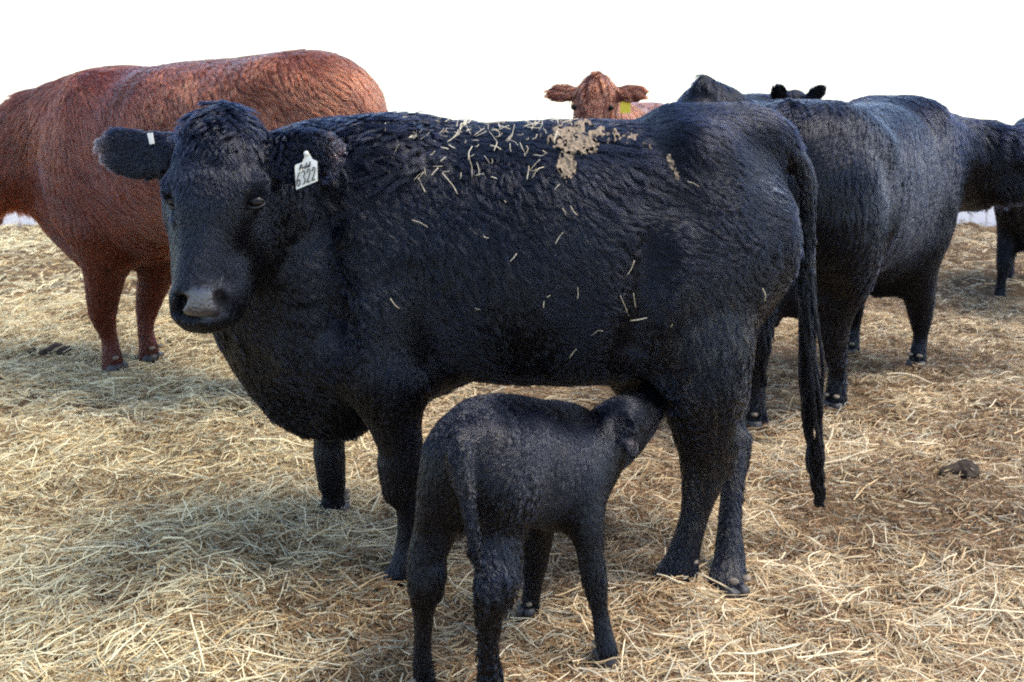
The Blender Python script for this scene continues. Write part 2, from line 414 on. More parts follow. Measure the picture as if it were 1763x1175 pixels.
# ------------------------------------------------------------------ MAIN COW
def S(px, py, Y, wpx, d):               # station from a picture position: half width in pixels across, half depth in metres
    P = U(px, py, Y); return (P, d, wpx * mpp(P))
pxs = lambda p: CX + FPX * p[:, 0] / (p[:, 1] * CP - (p[:, 2] - HC) * SP)
pys = lambda p: CY - FPX * (p[:, 1] * SP + (p[:, 2] - HC) * CP) / (p[:, 1] * CP - (p[:, 2] - HC) * SP)
def main_cow():
    base = A(.05, 2.8, 0)
    root = root_of('black_cow', 'black cow with white numbered ear tag standing broadside and nursing a calf', 'cow', base)
    Y0 = 2.83; c = []
    tr = [(-.73, .64, .10, .08), (-.68, .715, .235, .15), (-.57, .825, .385, .23), (-.40, .855, .385, .275), (-.20, .917, .361, .31), (0, .925, .366, .345),
          (.2, .925, .370, .352), (.35, .935, .360, .330), (.48, .97, .337, .285), (.555, 1.015, .285, .235), (.60, 1.05, .22, .17), (.63, 1.06, .15, .11), (.645, 1.06, .085, .07)]
    trunk_f = dict(lock=1.2, len=.056, lift=.12, clump=.55, wave=.06, wfreq=1.5, swirl=.75, sfreq=5., down=.9)
    c.append(Chain([(A(x, Y0, z), w_, h_) for x, z, h_, w_ in tr], (0, 1, 0), k=.06, n=4, e=2.35, fur=trunk_f, flow=(1, 0, -.2)))
    # hip bone, pin bone, shoulder, rib swell
    hipf = dict(len=.034, lift=.09, clump=.35, wave=.03, swirl=.3, sfreq=5., down=.5)
    for sgn in (-1, 1):
        c.append(Chain([(A(.46, Y0 + sgn * .17, 1.235), .075, .06), (A(.52, Y0 + sgn * .145, 1.205), .065, .07), (A(.585, Y0 + sgn * .10, 1.11), .05, .055)], (0, 1, 0), k=.06, fur=hipf, flow=(1, 0, -.5)))
        c.append(Chain([(A(-.36, Y0 + sgn * .15, 1.20), .09, .10), (A(-.46, Y0 + sgn * .21, .95), .095, .15), (A(-.50, Y0 + sgn * .20, .72), .10, .15)], (0, 1, 0), k=.12, fur=dict(trunk_f, wave=.2), flow=(.45, 0, -1)))
    # neck towards the turned head
    neckf = dict(lock=1.6, len=.080, lift=.16, clump=.82, wave=.075, wfreq=2., swirl=.5, sfreq=7., down=1.1)
    c.append(Chain([(A(-.30, 2.82, 1.02), .23, .26), (A(-.50, 2.78, 1.01), .19, .275), (A(-.62, 2.70, 1.03), .15, .255), (A(-.69, 2.60, 1.08), .13, .22), (A(-.71, 2.53, 1.12), .11, .17)], (0, 1, 0), k=.09, fur=neckf, flow=(.25, 0, -1)))
    c.append(Chain([(A(-.66, 2.64, .92), .09, .13), (A(-.665, 2.70, .75), .08, .11), (A(-.675, 2.76, .58), .07, .09), (A(-.62, 2.82, .46), .07, .08), (A(-.50, 2.83, .46), .08, .08)], (0, 1, 0), k=.10, fur=dict(neckf, len=.045), flow=(.2, 0, -1)))
    # legs
    upf = dict(lock=1.55, len=.066, lift=.13, clump=.95, wave=.11, wfreq=2.2, swirl=.45, sfreq=9., down=1.6, dens=1.35)
    legf = dict(len=.020, lift=.16, clump=.65, wave=.07, swirl=.35, sfreq=12., down=.8, dens=1.4)
    dn = (0, 0, -1)
    c.append(Chain([S(655, 540, 2.64, 74, .11), S(668, 640, 2.61, 60, .095)], (0, 1, 0), k=.09, fur=dict(upf, wave=.05, len=.05), flow=dn))
    c.append(Chain([S(668, 640, 2.61, 60, .095), S(674, 700, 2.60, 50, .08), S(690, 770, 2.60, 37, .062), S(695, 828, 2.61, 31, .056), S(703, 880, 2.61, 20, .037), S(701, 930, 2.61, 18, .035), S(697, 965, 2.605, 22, .042), S(690, 990, 2.60, 24, .042)], (0, 1, 0), k=.06, fur=legf, flow=dn))
    c.append(Chain([S(585, 610, 2.98, 60, .10), S(575, 670, 3.0, 38, .07), S(567, 740, 3.03, 28, .054), S(571, 800, 3.03, 22, .045), S(574, 850, 3.04, 19, .036), S(573, 880, 3.05, 23, .042)], (0, 1, 0), k=.07, fur=legf, flow=dn))
    c.append(Chain([S(1205, 320, 2.74, 50, .115), S(1204, 430, 2.70, 80, .13), S(1204, 540, 2.66, 78, .125), S(1210, 640, 2.63, 66, .108)], (0, 1, 0), k=.08, fur=upf, flow=(.12, 0, -1)))
    c.append(Chain([S(1210, 600, 2.64, 66, .108), S(1210, 710, 2.62, 58, .085), S(1213, 775, 2.62, 45, .062), S(1210, 820, 2.62, 37, .05), S(1196, 885, 2.61, 24, .036), S(1178, 950, 2.60, 26, .040), S(1164, 992, 2.59, 35, .044)], (0, 1, 0), k=.09, fur=dict(legf, len=.030, wave=.09, clump=.85), flow=dn))
    c.append(Chain([S(1225, 480, 2.95, 70, .11), S(1232, 620, 2.95, 62, .10), S(1240, 720, 2.88, 42, .075), S(1260, 790, 2.80, 24, .055), S(1260, 840, 2.74, 18, .042), S(1256, 900, 2.68, 19, .040), S(1256, 965, 2.62, 26, .044), S(1253, 1008, 2.56, 28, .045)], (0, 1, 0), k=.07, fur=legf, flow=dn))
    # hollows: flank in front of the hip, behind the shoulder, groove in front of the thigh, above the elbow
    c.append(Chain([S(1105, 335, 2.455, 30, .055), S(1150, 352, 2.46, 34, .06), S(1195, 372, 2.485, 16, .04)], (0, 1, 0), k=.07, sub=True))
    c.append(Chain([S(1118, 430, 2.455, 20, .05), S(1108, 520, 2.45, 24, .06), S(1090, 610, 2.485, 20, .05)], (0, 1, 0), k=.08, sub=True))
    c.append(Chain([S(742, 640, 2.485, 18, .05), S(728, 560, 2.455, 18, .045), S(715, 470, 2.445, 14, .04)], (0, 1, 0), k=.07, sub=True))
    c.append(Chain([S(560, 330, 2.50, 16, .05), S(560, 450, 2.47, 16, .05), S(575, 560, 2.50, 16, .05)], (0, 1, 0), k=.07, sub=True))
    # points of the hocks, knee caps, tendons
    for px, py, Y, wp, d in ((1251, 775, 2.62, 16, .022), (1279, 775, 2.82, 13, .02), (676, 818, 2.60, 22, .040), (563, 800, 3.03, 18, .034)):
        c.append(Chain([S(px, py - 18, Y, wp, d), S(px - (4 if px > 1000 else -4), py + 26, Y, wp * .8, d * .9)], (0, 1, 0), k=.04, fur=legf, flow=dn))
    # udder
    c.append(blob(A(.42, 2.83, .55), .12, k=.08, fur=dict(legf, len=.01)))
    # sacrum and tail
    c.append(Chain([(U(1160, 225, 2.83), .10, .06), (U(1240, 215, 2.83), .09, .055), (U(1300, 222, 2.83), .075, .055), (U(1335, 250, 2.83), .055, .05)], (0, 1, 0), k=.08, fur=hipf, flow=(1, 0, -.3)))
    c.append(Chain([(U(1270, 208, 2.83), .045, .035), (U(1325, 222, 2.83), .045, .036), (U(1367, 270, 2.84), .036, .030), (U(1388, 320, 2.84), .027, .023), (U(1388, 400, 2.85), .022, .02), (U(1387, 490, 2.86), .018, .016), (U(1392, 580, 2.86), .013, .012), (U(1397, 660, 2.86), .008, .008)], (0, 1, 0), k=.03, fur=dict(len=.045, lift=.25, clump=.7, wave=.1, swirl=.2, down=.6, dens=1.8)))
    # head
    facef = dict(len=.013, lift=.16, clump=.5, wave=.05, swirl=.6, sfreq=11., down=0., dens=1.8)
    pollf = dict(lock=1.4, len=.068, lift=.26, clump=.84, wave=.13, wfreq=1.8, swirl=.8, sfreq=11., down=.7, dens=1.8)
    SH = lambda px, py, Y, wp, d: (U(px, py, Y), wp * mpp(U(px, py, Y)), d)
    X = (1, 0, 0)
    c.append(Chain([SH(387, 214, 2.52, 22, .05), SH(385, 238, 2.485, 48, .08), SH(384, 268, 2.46, 70, .10)], X, k=.04, fur=pollf, e=2.2))
    c.append(Chain([SH(384, 268, 2.46, 70, .10), SH(383, 310, 2.435, 79, .115), SH(379, 350, 2.41, 76, .12), SH(371, 400, 2.385, 62, .105), SH(360, 450, 2.345, 49, .088), SH(350, 495, 2.315, 44, .075), SH(347, 525, 2.305, 42, .06)], X, k=.03, e=2.3, fur=facef, flow=lambda p, n: nrm(np.stack([.5 * (p[:, 0] + .72) * 8, 0 * p[:, 0], np.where(p[:, 2] > 1.10, -.9, -.5)], 1))))
    c.append(Chain([SH(424, 350, 2.54, 58, .12), SH(420, 410, 2.50, 56, .115), SH(392, 470, 2.42, 46, .085), SH(366, 525, 2.345, 36, .05)], X, k=.05, fur=dict(facef, len=.022), flow=(.5, 0, -1)))
    c.append(Chain([SH(336, 350, 2.52, 36, .10), SH(334, 420, 2.46, 36, .085), SH(340, 490, 2.38, 38, .06)], X, k=.05, fur=facef, flow=dn))
    # muzzle pad, upper lip, chin
    c.append(Chain([SH(348, 508, 2.265, 36, .030), SH(347, 532, 2.262, 34, .032), SH(347, 545, 2.275, 30, .028)], X, k=.025, fur=dict(facef, len=.003, dens=.0)))
    for qx, sx_ in ((309, 1), (386, -1)): c.append(Chain([SH(qx, 512, 2.30, 13, .03), SH(qx + sx_ * 2, 535, 2.30, 14, .03)], X, k=.03, fur=dict(facef, len=.006)))
    c.append(Chain([SH(330, 549, 2.30, 22, .03), SH(368, 548, 2.30, 22, .03)], (0, 0, 1), k=.02, fur=dict(facef, len=.008)))
    for qx, dx in ((315, -5), (381, 5)):
        c.append(Chain([SH(qx - dx, 510, 2.256, 7, .022), SH(qx, 519, 2.258, 9, .028), SH(qx + dx, 534, 2.26, 5, .018)], X, k=.010, sub=True))
    c.append(Chain([SH(302, 538, 2.26, 3, .03), SH(325, 549, 2.235, 3, .03), SH(347, 552, 2.225, 3, .03), SH(370, 549, 2.235, 3, .03), SH(394, 538, 2.27, 3, .03)], (0, 0, 1), k=.01, sub=True))
    # side wall of the muzzle and lip on the near side; forelock
    c.append(Chain([SH(402, 470, 2.36, 24, .05), SH(408, 512, 2.345, 19, .042), SH(394, 540, 2.335, 16, .03)], X, k=.035, fur=facef, flow=dn))
    c.append(Chain([SH(388, 204, 2.50, 16, .03), SH(384, 232, 2.425, 22, .03), SH(379, 262, 2.385, 18, .02)], X, k=.035, fur=dict(len=.060, lift=.15, clump=.93, wave=.16, wfreq=1.6, swirl=.45, sfreq=14., down=.9, dens=2.6), flow=(-.1, -.1, -1)))
    # brows and eye sockets
    for qx, yy in ((444, 2.37), (305, 2.40)):
        c.append(blob(U(qx, 322, yy - .008), .028, k=.035, fur=dict(facef, len=.018)))
        c.append(blob(U(qx + (-2 if qx > 400 else -4), 349, yy - .045), .021, k=.02, sub=True))
    # ears
    earf = dict(len=.036, lift=.45, clump=.6, wave=.12, swirl=.35, down=.25, dens=1.6)
    SE = lambda px, py, Y, hp, d: (U(px, py, Y), hp * mpp(U(px, py, Y)), d)
    Zx = (0, .25, 1)
    c.append(Chain([SE(312, 262, 2.53, 30, .03), SE(280, 266, 2.54, 38, .026), SE(245, 268, 2.55, 42, .020), SE(212, 262, 2.56, 40, .018), SE(190, 253, 2.57, 28, .014), SE(179, 247, 2.575, 12, .008)], Zx, k=.03, fur=earf))
    c.append(Chain([SE(455, 258, 2.49, 26, .03), SE(482, 264, 2.45, 38, .024), SE(515, 270, 2.42, 47, .018), SE(542, 262, 2.41, 42, .016), SE(560, 252, 2.405, 28, .012), SE(569, 247, 2.40, 12, .008)], Zx, k=.03, fur=earf))
    c.append(Chain([SE(262, 270, 2.505, 12, .012), SE(225, 270, 2.518, 24, .012), SE(195, 260, 2.542, 12, .010)], Zx, k=.02, sub=True))
    c.append(Chain([SE(490, 270, 2.41, 18, .012), SE(522, 273, 2.385, 26, .012), SE(548, 262, 2.385, 13, .010)], Zx, k=.02, sub=True))

    npad = U(347, 524, 2.24)
    def tint(what, p, col, x):
        q = (p - npad) / A(.060, .06, .044)
        m = 1 - smooth(.75, 1.05, np.linalg.norm(q, axis=1))
        if what == 'skin':
            col[:] = col * (1 - m[:, None]) + m[:, None] * A(.022, .018, .021); x[:] = m
            for qx in (315, 381):  # shade painted into both nostril hollows, gloss taken away
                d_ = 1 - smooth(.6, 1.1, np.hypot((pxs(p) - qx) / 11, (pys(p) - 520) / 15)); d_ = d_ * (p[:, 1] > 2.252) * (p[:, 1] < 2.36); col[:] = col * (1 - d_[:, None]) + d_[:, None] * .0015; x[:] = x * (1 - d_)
        else:
            rim = np.maximum(smooth(530, 572, pxs(p)) * (pys(p) < 330) * (p[:, 1] < 2.50), smooth(205, 178, pxs(p)) * (pys(p) < 310) * (p[:, 1] < 2.64)) * .8
            col[:] = np.where((x.random(len(p)) < rim)[:, None], A(.10, .062, .052) * (.3 + .9 * x.random((len(p), 1))), col)
            # dust on the lower hind legs and the rump, mud specks; pale glint painted on the pin bone
            dust = smooth(.75, .3, p[:, 2]) * smooth(.2, .5, p[:, 0]) * (.35 + .65 * (noise(p, 16, 77) > .1)) * .5
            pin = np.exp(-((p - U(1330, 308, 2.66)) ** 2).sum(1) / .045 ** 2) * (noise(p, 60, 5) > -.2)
            rm = smooth(.70, .78, p[:, 0]) * (noise(p, 22, 71) > .15) * .5 * (p[:, 2] > .7)
            lk = smooth(1.02, .75, p[:, 2]) * smooth(.30, .48, p[:, 0]) * (p[:, 1] < 2.85) * (LOCK_TONE > .5) * smooth(-.5, .2, noise(p, 9, 73))
            col[:] = np.where((x.random(len(p)) < lk * .75)[:, None], A(.050, .041, .036) * (.4 + .8 * x.random((len(p), 1))), col)
            wv = (x.random(len(p)) < (dust + rm) * .55)[:, None]
            col[:] = np.where(wv, col * .5 + A(.10, .075, .05) * x.random((len(p), 1)), col)
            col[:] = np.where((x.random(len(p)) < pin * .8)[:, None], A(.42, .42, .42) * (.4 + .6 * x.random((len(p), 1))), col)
    def furfn(V, N, at, fl):
        x, z = V[:, 0], V[:, 2]
        hd = (p_y := V[:, 1]) < 2.60; py_ = pys(V); at['len'] = np.where(hd & (pxs(V) < 470) & (py_ > 285), np.minimum(at['len'], .030 - .015 * smooth(285, 340, py_)), at['len'])
        curly = smooth(-.55, -.35, x) * smooth(.45, .25, x) * smooth(.75, .95, z) * (.35 + .65 * smooth(-.1, .4, noise(V, 5, 61)))
        at['len'] *= 1 + .15 * curly; at['wave'] *= 1 + .8 * curly; at['lift'] *= 1 + .6 * curly; at['clump'] = np.minimum(.92, at['clump'] + .2 * curly)
        calm = smooth(.15, .45, noise(V, 3.2, 62)) * smooth(.50, .70, z) * (1 - smooth(.32, .45, x) * smooth(1.0, .85, z)); at['len'] *= 1 - .35 * calm; at['swirl'] *= 1 - .5 * calm
        at['len'] *= .75 + .5 * smooth(-.5, .5, noise(V, 7, 63))
        at['dens'] *= np.where(np.linalg.norm((V - npad) / A(.056, .07, .040), axis=1) < 1, 0, 1)
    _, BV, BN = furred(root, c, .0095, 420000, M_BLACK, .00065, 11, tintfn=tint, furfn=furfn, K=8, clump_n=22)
    tail_switch(root, [(U(1388, 380, 2.86), .022), (U(1390, 520, 2.86), .026), (U(1396, 630, 2.86), .034), (U(1401, 710, 2.86), .034), (U(1402, 780, 2.86), .026), (U(1408, 830, 2.86), .013), (U(1411, 872, 2.86), .003)], 7000, .0008, M_BLACK, .012, 21)
    for px, py, Y, f in ((688, 1003, 0, (-1, -.35)), (573, 893, 0, (-1, -.2)), (1160, 1010, 0, (-1, -.25)), (1253, 1022, 0, (-.45, .9))):
        d = A(px - CX, FPX * CP + (CY - py) * SP, -FPX * SP + (CY - py) * CP); P = A(0, 0, HC) + d * (-HC / d[2])
        hoof(A(P[0], P[1], -.03 if px == 1253 else -.012), f, root, .98)
    for qx, yy, rr in ((443, 2.345, .0155), (303, 2.372, .0155)):
        ex = U(qx, 349, yy); e = ball('eye', ex, rr * 1.12, M_EYE, root)
        sg = 1 if qx > 400 else -1
        def lid(hi, lo_, r0, r1, m, out):
            pts = [ex + A(rr * 1.3 * c_, -rr * (.86 - .42 * c_ * c_) - out, rr * (lo_ + (hi - lo_) * math.sqrt(max(0, 1 - c_ * c_))) + sg * rr * .18 * c_) for c_ in np.linspace(-.98, .98, 14)]
            v, f = tube_mesh(pts, [r0 + (r1 - r0) * math.sin(math.pi * i / 13) for i in range(14)]); mesh_np('eyelid', v, f, m, e)
        lid(.42, .0, .0015, .0052, M_LIDU, -.001)
        lid(-.66, -.05, .0012, .0030, M_LID, -.001)
    ear_tag(root); back_dirt(root, BV, BN)
    return root
def ear_tag(root):
    Y = 2.36; pts = [(509, 284), (520, 280), (524, 272), (523, 262), (529, 260), (534, 268), (538, 275), (546, 278), (546.5, 312), (510, 327), (507.5, 288)]
    bend = lambda px, py: Y - .012 * math.sin((py - 260) / 67 * 2.2)
    n = len(pts); V = [U(x, y, bend(x, y)) for x, y in pts] + [U(x, y, bend(x, y)) + A(0, .0022, 0) for x, y in pts]
    F = [list(range(n))[::-1], [n + i for i in range(n)]] + [[i, (i + 1) % n, n + (i + 1) % n, n + i] for i in range(n)]
    t = mesh_np('ear_tag', V, F, M_TAGW, root, False)
    t['label'] = 'white plastic ear tag hand-lettered Add 6322'
    strokes = []     # hand-drawn letters as polylines in tag pixels (rows slope up to the right)
    def ch(ox, oy, sx_, sy_, poly): strokes.append([(ox + x * sx_, oy - y * sy_ - .33 * (x * sx_)) for x, y in poly])
    al, dl = [[(0, 0), (.45, 1.15), (.8, 0)], [(.15, .38), (.72, .38)]], [[(.62, .45), (.3, .5), (.08, .25), (.25, 0), (.6, .1)], [(.66, 1.15), (.6, 0)]]
    for poly in al: ch(515.5, 293.5, 7, 8.5, poly)
    for poly in dl: ch(523, 291, 7, 8, poly)
    for poly in dl: ch(529, 289, 7, 8, poly)
    six = [(.7, 1.0), (.35, .85), (.08, .45), (.15, .05), (.45, 0), (.68, .2), (.5, .48), (.15, .32)]
    three = [(.1, .92), (.4, 1.02), (.66, .8), (.4, .55), (.7, .35), (.55, .05), (.2, 0)]
    two = [(.1, .75), (.3, 1.0), (.62, .95), (.62, .65), (.35, .3), (.05, .02), (.75, .06)]
    for k, g in enumerate((six, three, two, two)): ch(510.5 + k * 8.6, 321.5 - 3.2 * k, 8.8, 22, g)
    V, F = [], []
    for st in strokes:
        q = densify([[a, b, 0, 1, 1] for a, b in st], 4)[:, :2]
        v, f = tube_mesh([U(a, b, bend(a, b) - .0012) for a, b in q], .0013, 5); o = len(V); V += v; F += [[i + o for i in ff] for ff in f]
    mesh_np('lettering', V, F, M_INK, t)
    ball('stud', U(527, 265, Y - .004), .006, M_STUD, t, (1, .6, 1), 12, 8)
    s = U(259, 239, 2.50); V = [s + A(a, b, z) for b in (-.003, .003) for a, z in ((-.006, .013), (.006, .014), (.008, -.012), (-.002, -.014))]
    mesh_np('ear_tag', V, [[3, 2, 1, 0], [4, 5, 6, 7], [0, 1, 5, 4], [1, 2, 6, 5], [2, 3, 7, 6], [3, 0, 4, 7]], M_TAGW, root, False)['label'] = 'tiny white tag clipped on the upper edge of the ear'

def back_dirt(root, V, N):
    """Caked mud flakes on the loin and hay stalks caught in the coat."""
    r = np.random.default_rng(77)
    d = V - A(0, 0, HC); dep = d[:, 1] * CP - d[:, 2] * SP; ok = ((N * nrm(-d)).sum(1) > .10) & (V[:, 0] > -.62)
    px = CX + FPX * d[:, 0] / dep; py = CY - FPX * (d[:, 1] * SP + d[:, 2] * CP) / dep
    I = np.where(ok)[0]; kd = kdtree.KDTree(len(I))
    for j in I: kd.insert((px[j], py[j], 0), int(j))
    kd.balance()
    at = lambda x, y: kd.find((x, y, 0))[1]
    gx, gy = np.meshgrid(np.arange(925, 1200, 1.7), np.arange(203, 325, 1.7), indexing='ij')
    gx = gx + r.uniform(-.8, .8, gx.shape); gy = gy + r.uniform(-.8, .8, gy.shape)
    q3 = np.stack([gx, gy, 0 * gx], -1)
    fall = np.maximum.reduce([1.25 - np.hypot((gx - 992) / 48, (gy - 238) / 34) ** 1.5, 1.0 - np.hypot((gx - 976) / 20, (gy - 282) / 32) ** 2, .72 - np.hypot((gx - 1068) / 62, (gy - 240 - .25 * (gx - 1068)) / 15) ** 2, 1.0 - np.hypot((gx - 1158 - .25 * (gy - 288)) / 9, (gy - 288) / 25) ** 2])
    val = fall - .30 + .55 * noise(q3, .085, 5) + .55 * noise(q3, .19, 6) - .5 * (np.abs(noise(q3, .11, 8)) < .09)
    mv = np.zeros(gx.shape + (3,)); idx = -np.ones(gx.shape, int); out = []
    for a, b in np.argwhere(val > -.6):
        near = kd.find_n((gx[a, b], gy[a, b], 0), 10); wq = np.array([math.exp(-(t_[2] / 5.0) ** 2) + 1e-4 for t_ in near]); wq /= wq.sum()
        jj = [t_[1] for t_ in near]; n = nrm((N[jj] * wq[:, None]).sum(0)); h_ = .009 + .004 * noise(A(gx[a, b], gy[a, b], 0), .22, 9) + .004 * noise(A(gx[a, b], gy[a, b], 3), .07, 10)
        idx[a, b] = len(out); out.append((V[jj] * wq[:, None]).sum(0) + n * (h_ if val[a, b] > .08 else .002))
    mud_f = []
    for a in range(gx.shape[0] - 1):
        for b in range(gx.shape[1] - 1):
            c4 = [(a, b), (a, b + 1), (a + 1, b + 1), (a + 1, b)]
            if min(val[t_] for t_ in c4) > -.02: mud_f.append([idx[t_] for t_ in c4])
    mesh_np('dried_mud', out, mud_f, M_MUD, root, False)['kind'] = 'stuff'
    sv, sf = [], []
    sp = [(675 + 290 * r.random(), 212 + 100 * r.random() ** 1.5) for _ in range(95)] + [(660 + 330 * r.random(), 211 + 26 * r.random()) for _ in range(40)] + [(640 + 560 * r.random(), 260 + 330 * r.random()) for _ in range(16)]
    big = [(780, 320, 45, .9), (727, 322, 32, 1.2), (812, 290, 40, 1.2), (962, 410, 26, -1.1), (1078, 462, 22, -.9), (1070, 525, 38, 1.1), (1088, 515, 28, 1.4), (1262, 640, 52, 1.5), (690, 215, 30, -.4), (780, 245, 24, -.6), (880, 245, 22, -.8), (985, 365, 18, 1.0), (985, 600, 20, -1.0), (1310, 505, 20, 1.1)]
    items = [(x, y, 7 + 19 * r.random() ** 1.5, r.random() * 3.14 - 1.57) for x, y in sp] + big
    for x, y, ln, ang in items:
        pts = []
        bend = r.normal(0, .22)
        for t in np.linspace(-.5, .5, 6):
            a = ang + bend * t; xx, yy = x + ln * t * math.cos(a), y + ln * t * math.sin(a); j = at(xx, yy)
            pts.append(V[j])
        pts = np.array(pts); kq = np.arange(6); pts = np.stack([np.polyval(np.polyfit(kq, pts[:, q], 1), kq) for q in range(3)], 1); pts[3:] += (pts[5] - pts[3]) @ np.array([[0, 0, 0], [0, 0, 0], [0, 0, 0]]) + (np.arange(3) / 2)[:, None] * r.normal(0, .0045, 3); n = N[at(x, y)]
        pts = pts + n * (.010 + .010 * r.random())
        v, f = tube_mesh(pts, .0005 + .0006 * r.random(), 5); o = len(sv); sv += v; sf += [[i + o for i in ff] for ff in f]
    o = mesh_np('straw_bits', sv, sf, M_STRAW); o['kind'] = 'stuff'; o['label'] = 'short hay stalks caught in the coat along the back of the nursing cow'

# ------------------------------------------------------------------ CALF
def calf():
    base = A(.05, 2.25, 0)
    root = root_of('calf', 'small black calf seen from behind, nursing under the big black cow', 'calf', base, None)
    c = []; fw = nrm(A(.72, .69, 0)); sd_ = A(fw[1], -fw[0], 0)
    bf = dict(len=.020, lift=.09, clump=.35, wave=.04, swirl=.45, sfreq=5., down=.5)
    rf = dict(lock=1.7, len=.042, lift=.16, clump=.93, wave=.11, wfreq=2., swirl=.8, sfreq=13., down=1.2, dens=1.3)
    lf = dict(len=.020, lift=.18, clump=.75, wave=.08, swirl=.4, sfreq=12., down=.8, dens=1.3)
    def T(px, py, Y, wl, h): return (U(px, py, Y), wl, h)
    # trunk: rump -> shoulder -> chest
    c.append(Chain([T(806, 772, 2.06, .07, .08), T(828, 778, 2.10, .105, .125), T(870, 787, 2.18, .112, .147), T(915, 795, 2.26, .118, .152), T(955, 802, 2.33, .114, .162), T(986, 812, 2.38, .095, .150), T(1008, 818, 2.42, .065, .115)], sd_, k=.05, fur=bf, flow=lambda p, n: np.tile(-fw, (len(p), 1)), e=2.2))
    dn = (0, 0, -1)
    # haunches and hind legs
    c.append(Chain([T(784, 780, 2.08, .045, .062), T(770, 850, 2.07, .052, .072), T(752, 910, 2.07, .042, .056), T(735, 962, 2.06, .036, .047), T(732, 1008, 2.05, .032, .042), T(730, 1060, 2.055, .021, .024), T(727, 1120, 2.055, .019, .021), T(731, 1172, 2.06, .022, .026), T(735, 1190, 2.06, .024, .027)], sd_, k=.06, fur=lf, flow=dn))
    c.append(Chain([T(848, 790, 2.10, .06, .082), T(862, 850, 2.08, .062, .082), T(862, 910, 2.06, .048, .062), T(858, 962, 2.03, .042, .053), T(850, 1008, 2.00, .037, .048), T(842, 1060, 2.00, .026, .030), T(841, 1120, 2.01, .020, .023), T(844, 1172, 2.02, .025, .028), T(845, 1195, 2.02, .029, .032)], sd_, k=.06, fur=rf, flow=dn))
    # fore legs
    c.append(Chain([T(1000, 835, 2.30, .05, .07), T(1008, 890, 2.26, .04, .052), T(1016, 950, 2.24, .030, .036), T(1024, 1000, 2.23, .028, .032), T(1032, 1050, 2.22, .018, .021), T(1039, 1090, 2.21, .021, .024), T(1045, 1118, 2.20, .024, .027)], sd_, k=.05, fur=lf, flow=dn))
    c.append(Chain([T(935, 850, 2.43, .05, .07), T(925, 920, 2.43, .038, .05), T(921, 970, 2.43, .030, .035), T(917, 1010, 2.43, .022, .026), T(912, 1045, 2.43, .024, .027)], sd_, k=.05, fur=lf, flow=dn))
    # neck and head reaching up under the flank
    c.append(Chain([T(985, 800, 2.38, .08, .095), T(1018, 800, 2.42, .06, .072), T(1040, 782, 2.46, .055, .066), T(1060, 760, 2.49, .05, .065)], sd_, k=.05, fur=bf))
    hs_ = nrm(A(.6, -.75, -.25))
    hf = dict(len=.012, lift=.25, clump=.5, wave=.06, swirl=.5, sfreq=12., down=0., dens=1.5)
    c.append(Chain([T(1050, 728, 2.47, .055, .052), T(1068, 728, 2.49, .064, .072), T(1088, 725, 2.52, .058, .068), T(1103, 714, 2.56, .052, .060), T(1114, 698, 2.60, .046, .050), T(1119, 682, 2.64, .040, .040)], hs_, k=.035, fur=hf))
    c.append(Chain([T(1062, 775, 2.49, .042, .045), T(1086, 752, 2.53, .042, .040), T(1110, 722, 2.59, .03, .03)], hs_, k=.03, fur=hf))
    ef = dict(len=.010, lift=.3, clump=.4, wave=.1, swirl=.3, dens=1.5, down=.3)
    ey = nrm(A(.8, -.3, .2))
    c.append(Chain([T(1074, 722, 2.43, .016, .014), T(1080, 742, 2.385, .027, .011), T(1086, 765, 2.36, .027, .009), T(1088, 786, 2.355, .011, .006)], ey, k=.018, fur=ef))
    c.append(Chain([T(1085, 750, 2.366, .017, .009), T(1090, 772, 2.343, .016, .008)], ey, k=.012, sub=True))
    for px, py, Y in ((756, 1000, 2.04), (870, 1004, 2.0)): c.append(Chain([T(px, py - 16, Y, .008, .009), T(px - 6, py + 22, Y, .007, .008)], sd_, k=.035, n=1, fur=lf, flow=dn))
    # tail
    c.append(Chain([T(805, 735, 2.04, .022, .024), T(793, 762, 1.995, .022, .022), T(795, 810, 1.975, .018, .018), T(806, 870, 1.965, .014, .014), T(816, 930, 1.96, .010, .010), T(824, 975, 1.96, .005, .005)], sd_, k=.025, fur=dict(len=.026, lift=.4, clump=.7, wave=.2, swirl=.5, down=.5, dens=2.0)))
    def tint(what, p, col, x):
        e_ = 1 - smooth(.7, 1.1, np.hypot((pxs(p) - 1089) / 10, (pys(p) - 766) / 20)); e_ = (e_ * (p[:, 1] < 2.41))[:, None]
        col[:] = col * (1 - e_) + e_ * A(.034, .027, .028)
        if what == 'fur':
            m = np.exp(-((p - U(820, 780, 2.0)) ** 2).sum(1) / .10 ** 2) * (LOCK_TONE > .72)
            k = (x.random(len(p)) < m * .5)[:, None]; col[:] = np.where(k, A(.10, .078, .055) * (.4 + .6 * x.random((len(p), 1))), col)
    furred(root, c, .007, 200000, M_CALF, .00055, 31, tintfn=tint, clump_n=20, K=7)
    for px, py, f in ((738, 1203, (.8, .6)), (848, 1216, (.8, .6)), (1047, 1142, (.6, -.5)), (908, 1060, (.3, .9))):
        d = A(px - CX, FPX * CP + (CY - py) * SP, -FPX * SP + (CY - py) * CP); P = A(0, 0, HC) + d * (-HC / d[2])
        hoof(A(P[0], P[1], -.008), f, root, .62)
    ball('eye', U(1096, 708, 2.492), .012, M_EYE, root)

